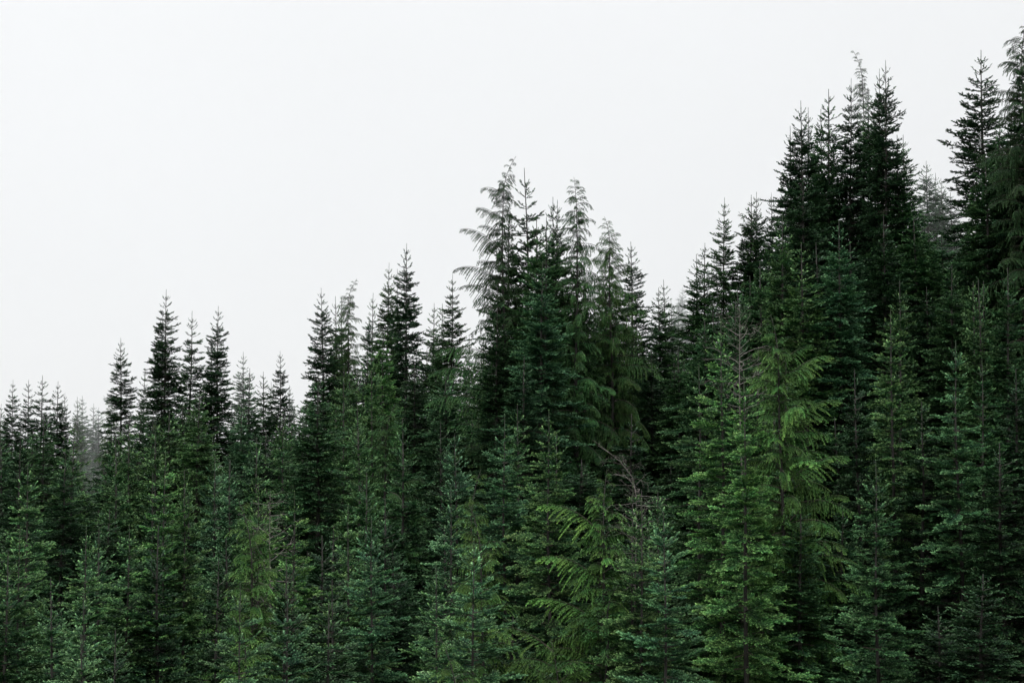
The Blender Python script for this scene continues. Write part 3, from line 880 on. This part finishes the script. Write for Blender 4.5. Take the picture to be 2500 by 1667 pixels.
    (906, 840, 66, 'young', 3, 0.8, 'green', 'thin green fir before the dark foot of the second skyline group'),
    (873, 993, 52, 'young', 1, 1.0, 'green', 'fir with crisp star tip in the middle ground of the second group'),
    (983, 1020, 50, 'young', 2, 1.0, 'deep', 'shaded fir with pale tip below the highest spire of the second group'),
    (895, 1153, 46, 'young', 3, 0.85, 'deep', 'fir with tiny cross tip just above the fullest low fir'),
    (940, 1216, 42, 'young', 0, 0.9, 'dark', 'fir partly hidden behind the fullest low fir'),
    (1110, 1060, 49, 'young', 1, 0.95, 'blue', 'bluish fir with feathery tip before the hanging hemlock curtain'),
    (1076, 1029, 52, 'young', 3, 0.85, 'dark', 'dark sparse fir under the low hemlock boughs'),
    (1263, 987, 50, 'young', 0, 0.85, 'green', 'thin fir with wide three-armed tip behind the blue-green trunk fir'),
    (1359, 1056, 48, 'young', 2, 0.8, 'deep', 'thin grey tip just behind the star-topped full fir'),
    (1280, 870, 55, 'tall', 1, 0.95, 'dark', 'shaded dark fir filling the lower central clump'),
    (1415, 800, 64, 'tall', 2, 0.95, 'dark', 'shaded fir body under the crook-tipped hemlock'),
    (1480, 760, 67, 'tall', 0, 0.95, 'deep', 'fir on the outer flank of the central clump below the wispy hemlock'),
    (1542, 1010, 47, 'slim', 2, 1.0, 'dark', 'sparse dark fir in the black hollow below the central clump'),
    (1590, 850, 64, 'tall', 3, 0.8, 'dark', 'dark fir under the twin firs of the skyline dip'),
    (1655, 850, 62, 'tall', 1, 0.8, 'deep', 'dim fir between the skyline dip and the bright firs'),
    (1720, 780, 56, 'tall', 3, 0.95, 'deep', 'green fir under the rising skyline behind the candle-leader fir'),
    (1800, 700, 58, 'tall', 0, 0.95, 'deep', 'shaded fir body behind the grey dead top'),
    (1606, 1200, 35.5, 'young', 2, 0.7, 'green', 'thin pale-tipped fir just behind the dense blue-green fir'),
    (450, 1148, 46, 'young', 1, 0.75, 'green', 'slim light green fir in the pale lower group'),
    (373, 1153, 48, 'young', 0, 0.8, 'dark', 'dark fir with short cross tip in the pale lower group'),
    (387, 1282, 39, 'young', 3, 0.95, 'dark', 'dark fir beside the long pale leader fir in the lower forest'),
    (242, 1288, 40, 'young', 1, 0.9, 'deep', 'fir beside the V-armed fir with faint double tip'),
    (124, 1410, 36, 'young', 2, 0.9, 'deep', 'dark green fir with forked thin tip at the lower edge'),
    (20, 1348, 37, 'young', 3, 0.9, 'deep', 'fir cut by the frame edge in the lower forest'),
    (198, 1545, 31, 'young', 0, 0.85, 'green', 'small green fir touching the bottom edge in front of the fan-tipped pale fir'),
    (282, 1536, 33, 'young', 1, 0.8, 'dark', 'dark fir with thin leader sunk in shade at the bottom edge'),
    (534, 1361, 37, 'young', 2, 0.8, 'dark', 'fir with single thin leader before the curled hemlock'),
    (631, 1180, 42, 'young', 1, 0.8, 'yellow', 'light yellowish fir directly above the curled-tip hemlock'),
    (811, 1414, 35, 'young', 0, 0.85, 'dark', 'dark fir with thin pale leader low in the black gap'),
    (803, 1470, 32.5, 'slim', 2, 0.8, 'deep', 'sparse fir with cross tip low at the bottom edge beside the black gap'),
    (699, 1364, 35, 'young', 3, 0.8, 'dark', 'fir with straight leader between the yellow-green knobbly fir and bottom-edge firs'),
    (600, 1500, 34, 'hem', 0, 0.7, 'yellow', 'drooping yellow-green hemlock low behind the blue-grey bottom-edge fir'),
    (1480, 1420, 35, 'hem', 1, 0.8, 'deep', 'shaded hemlock under the brightest yellow-green hemlock'),
    (2480, 900, 44, 'young', 0, 1.0, 'dark', 'nearly black fir against the frame edge below the cross-tipped fir'),
    (2440, 1080, 39, 'young', 3, 0.95, 'dark', 'dark fir in the shaded corner beside the pale-tipped fir'),
    (2400, 1400, 33, 'young', 1, 0.9, 'dark', 'dark low fir at the bottom edge in the shaded corner'),
    (2290, 1480, 34, 'young', 2, 0.9, 'dark', 'lowest dark fir at the bottom edge under the pale-tipped fir'),
    (2250, 980, 42, 'young', 2, 0.85, 'dark', 'dim fir between the shaded corner fir and the pale-tipped fir'),
    (1955, 1230, 39, 'young', 0, 0.9, 'deep', 'shaded fir at the foot of the arching yellow-green hemlock'),
]
for row in FAR:
    baked_tree(*row)

dead_tree(1806, 738, 42.5, 401, 'bare grey dead treetop with tangled twigs beside the candle-leader fir', 60, 0.8, 3.2)
dead_tree(660, 1195, 41.5, 402, 'bare grey dead conifer with fine tangled twigs beside the yellow-green knobbly fir', 75, 0.9, 4.5)
dead_tree(1552, 1078, 35.8, 403, 'grey dead top bent over in an arch of fine twigs above the brightest yellow-green hemlock', 70, 0.6, 3.5, -0.95)

# ------------------------------------------------------------------ closed forest between and behind the listed trees
SKY_X = [0, 200, 250, 330, 600, 700, 760, 900, 1020, 1100, 1160, 1250, 1500, 1580, 1690, 1720, 1900, 2000, 2180, 2260, 2320, 2400, 2500]
SKY_Y = [1030, 1060, 1060, 980, 980, 1050, 920, 820, 840, 870, 920, 680, 720, 830, 880, 760, 580, 440, 440, 540, 580, 440, 330]
listed = list(PLACED)
def short_names(labels):
    """the shortest opening of each label that no other label begins with"""
    cut = {}
    for l in labels:
        w = l.replace(',', ' ,').split()
        opts = [k for k in range(3, len(w)) if w[k] in (',', 'with', 'beside', 'behind', 'below', 'under', 'in', 'between', 'on', 'at', 'before', 'against', 'of', 'rising', 'standing', 'directly', 'just', 'where', 'touching', 'close')] + [len(w)]
        for k in opts:
            c = ' '.join(w[:k])
            if sum(o.replace(',', ' ,').startswith(c) for o in labels) == 1:
                cut[l] = c.replace(' ,', ','); break
    return cut
owners = {}
for o in scene.objects:
    if o.parent is None and o.get('category') and o.type == 'EMPTY': owners[(round(o.location.x, 1), round(o.location.y, 1))] = o['label']
SHORT = short_names(list(owners.values()))
def owner_of(q):
    return min(owners, key=lambda k: (k[0] - q[0]) ** 2 + (k[1] - q[1]) ** 2)
used = {}
SHADE = {'dark': 'dark', 'teal': 'pale bluish', 'deep': 'dim', 'green': 'plain green', 'blue': 'bluish'}
def fill_label(q, tint):
    c = SHORT.get(owners[owner_of(q)], '')
    n = used.get(c, 0)
    if not c or len(c.split()) > 8 or n > 1:
        near = sorted(owners, key=lambda k: (k[0] - q[0]) ** 2 + (k[1] - q[1]) ** 2)[:7]
        for i, ka in enumerate(near):
            for kb in near[i + 1:]:
                A, B = SHORT.get(owners[ka], ''), SHORT.get(owners[kb], '')
                if A and B and len(A.split()) + len(B.split()) <= 9 and (A, B) not in used and (B, A) not in used:
                    used[(A, B)] = 1
                    return '%s fir between the %s and the %s' % (SHADE[tint], A, B), 'shaded firs between the nearer trees'
        return 'dark fir mostly hidden in shade behind the nearer trees', 'shaded firs between the nearer trees'
    used[c] = n + 1
    return ('%s fir in the shade behind the %s' if n == 0 else '%s fir, second in line behind the %s') % (SHADE[tint], c), 'shaded firs between the nearer trees'
fr = random.Random(77)
made = 0
def fill(q, px, py, d):
    global made
    kind = 'young' if d < 52 else fr.choice(['tall', 'tall', 'slim'])
    t = fr.choice(['dark', 'deep', 'green', 'green', 'teal', 'blue'] if 800 < py < 1060 and px < 1250 else ['dark', 'dark', 'deep', 'deep', 'blue', 'green'] if py < 1000 else ['dark', 'dark', 'dark', 'deep'])  # darker tints on low fill firs imitate the deep shade between trees
    lab, grp = fill_label(q, t)
    baked_tree(px, py, d, kind, fr.randrange(4), fr.uniform(0.9, 1.2), t, lab, grp)
    made += 1
# first close the forest under the skyline, then the gaps lower down
for k in range(0, 86):
    px = -40 + 30 * k + fr.uniform(-12, 12)
    d = fr.uniform(62, 92) if px < 2150 else fr.uniform(58, 76)
    if 980 < px < 1230: d = max(d, 70)
    py = float(np.interp(px, SKY_X, SKY_Y)) + fr.uniform(-5, 50)
    p = at(px, py, d)
    if any((p.x - q[0]) ** 2 + (p.y - q[1]) ** 2 < 1.5 ** 2 for q in PLACED): continue
    fill(min(listed, key=lambda q: (p.x - q[0]) ** 2 + (p.y - q[1]) ** 2), px, py, d)
for trial in range(1500):
    if made >= 185: break
    q0 = fr.choice(listed)
    if q0[2] < -20 or q0[4] > 92: continue
    d = q0[4] + fr.uniform(3.5, 13)
    if 93 < d < 102: continue
    px = q0[2] + fr.uniform(-110, 110)
    if px < -60 or px > 2560: continue
    py = max(q0[3] + fr.uniform(50, 190), float(np.interp(px, SKY_X, SKY_Y)) + fr.uniform(10, 90))
    if py > 1500 or (980 < px < 1230 and 50 < d < 66): continue
    p = at(px, py, d)
    if any((p.x - q[0]) ** 2 + (p.y - q[1]) ** 2 < 1.7 ** 2 for q in PLACED): continue
    if any(q[4] > d and abs(q[2] - px) < 45 and q[3] + 60 > py for q in listed): continue
    if p.z - float(ground_z(p.x, p.y)) < 7: continue
    fill(q0, px, py, d)
# the forest goes on past both frame sides; unseen firs, added for side shade
for trial in range(400):
    if made >= 200: break
    side = fr.choice([-1, 1])
    y = fr.uniform(34, 88)
    x = side * (y * 0.38 + fr.uniform(1, 9))
    if any((x - q[0]) ** 2 + (y - q[1]) ** 2 < 3 ** 2 for q in PLACED): continue
    gz = float(ground_z(x, y)); top = gz + fr.uniform(11, 17)
    a = x / y; py = CY - F_PX * math.tan(math.atan(top / y) - PITCH)
    baked_tree(CX + a * F_PX, py, y, 'tall' if y > 50 else 'young', fr.randrange(4), 1.0, 'dark', 'unseen fir added beyond the edge of the view for side shade', 'added unseen firs beyond the edges of the view')
    made += 1
# unseen young firs added just under the frame to block low front light
below = 0
for trial in range(300):
    if below >= 22: break
    y = fr.uniform(19, 29); x = fr.uniform(-0.42, 0.42) * y
    zt = -0.178 * y - fr.uniform(0.6, 1.8)
    gz = float(ground_z(x, y))
    if zt - gz < 5 or any((x - q[0]) ** 2 + (y - q[1]) ** 2 < 1.8 ** 2 for q in PLACED): continue
    px = CX + F_PX * x / (y * CP + zt * SP); py = CY + F_PX * (y * SP - zt * CP) / (y * CP + zt * SP)
    baked_tree(px, py, y, 'young', fr.randrange(4), 0.8, 'deep', 'unseen young fir added under the view to block low light', 'added young firs under the view')
    below += 1
print('most parts', max(sum(1 for c in o.children if c.name.startswith('bough')) for o in scene.objects if o.parent is None))
print('trees', len(PLACED), 'objects', len(scene.objects), 'unique tris', sum(len(m.polygons) for m in bpy.data.meshes))
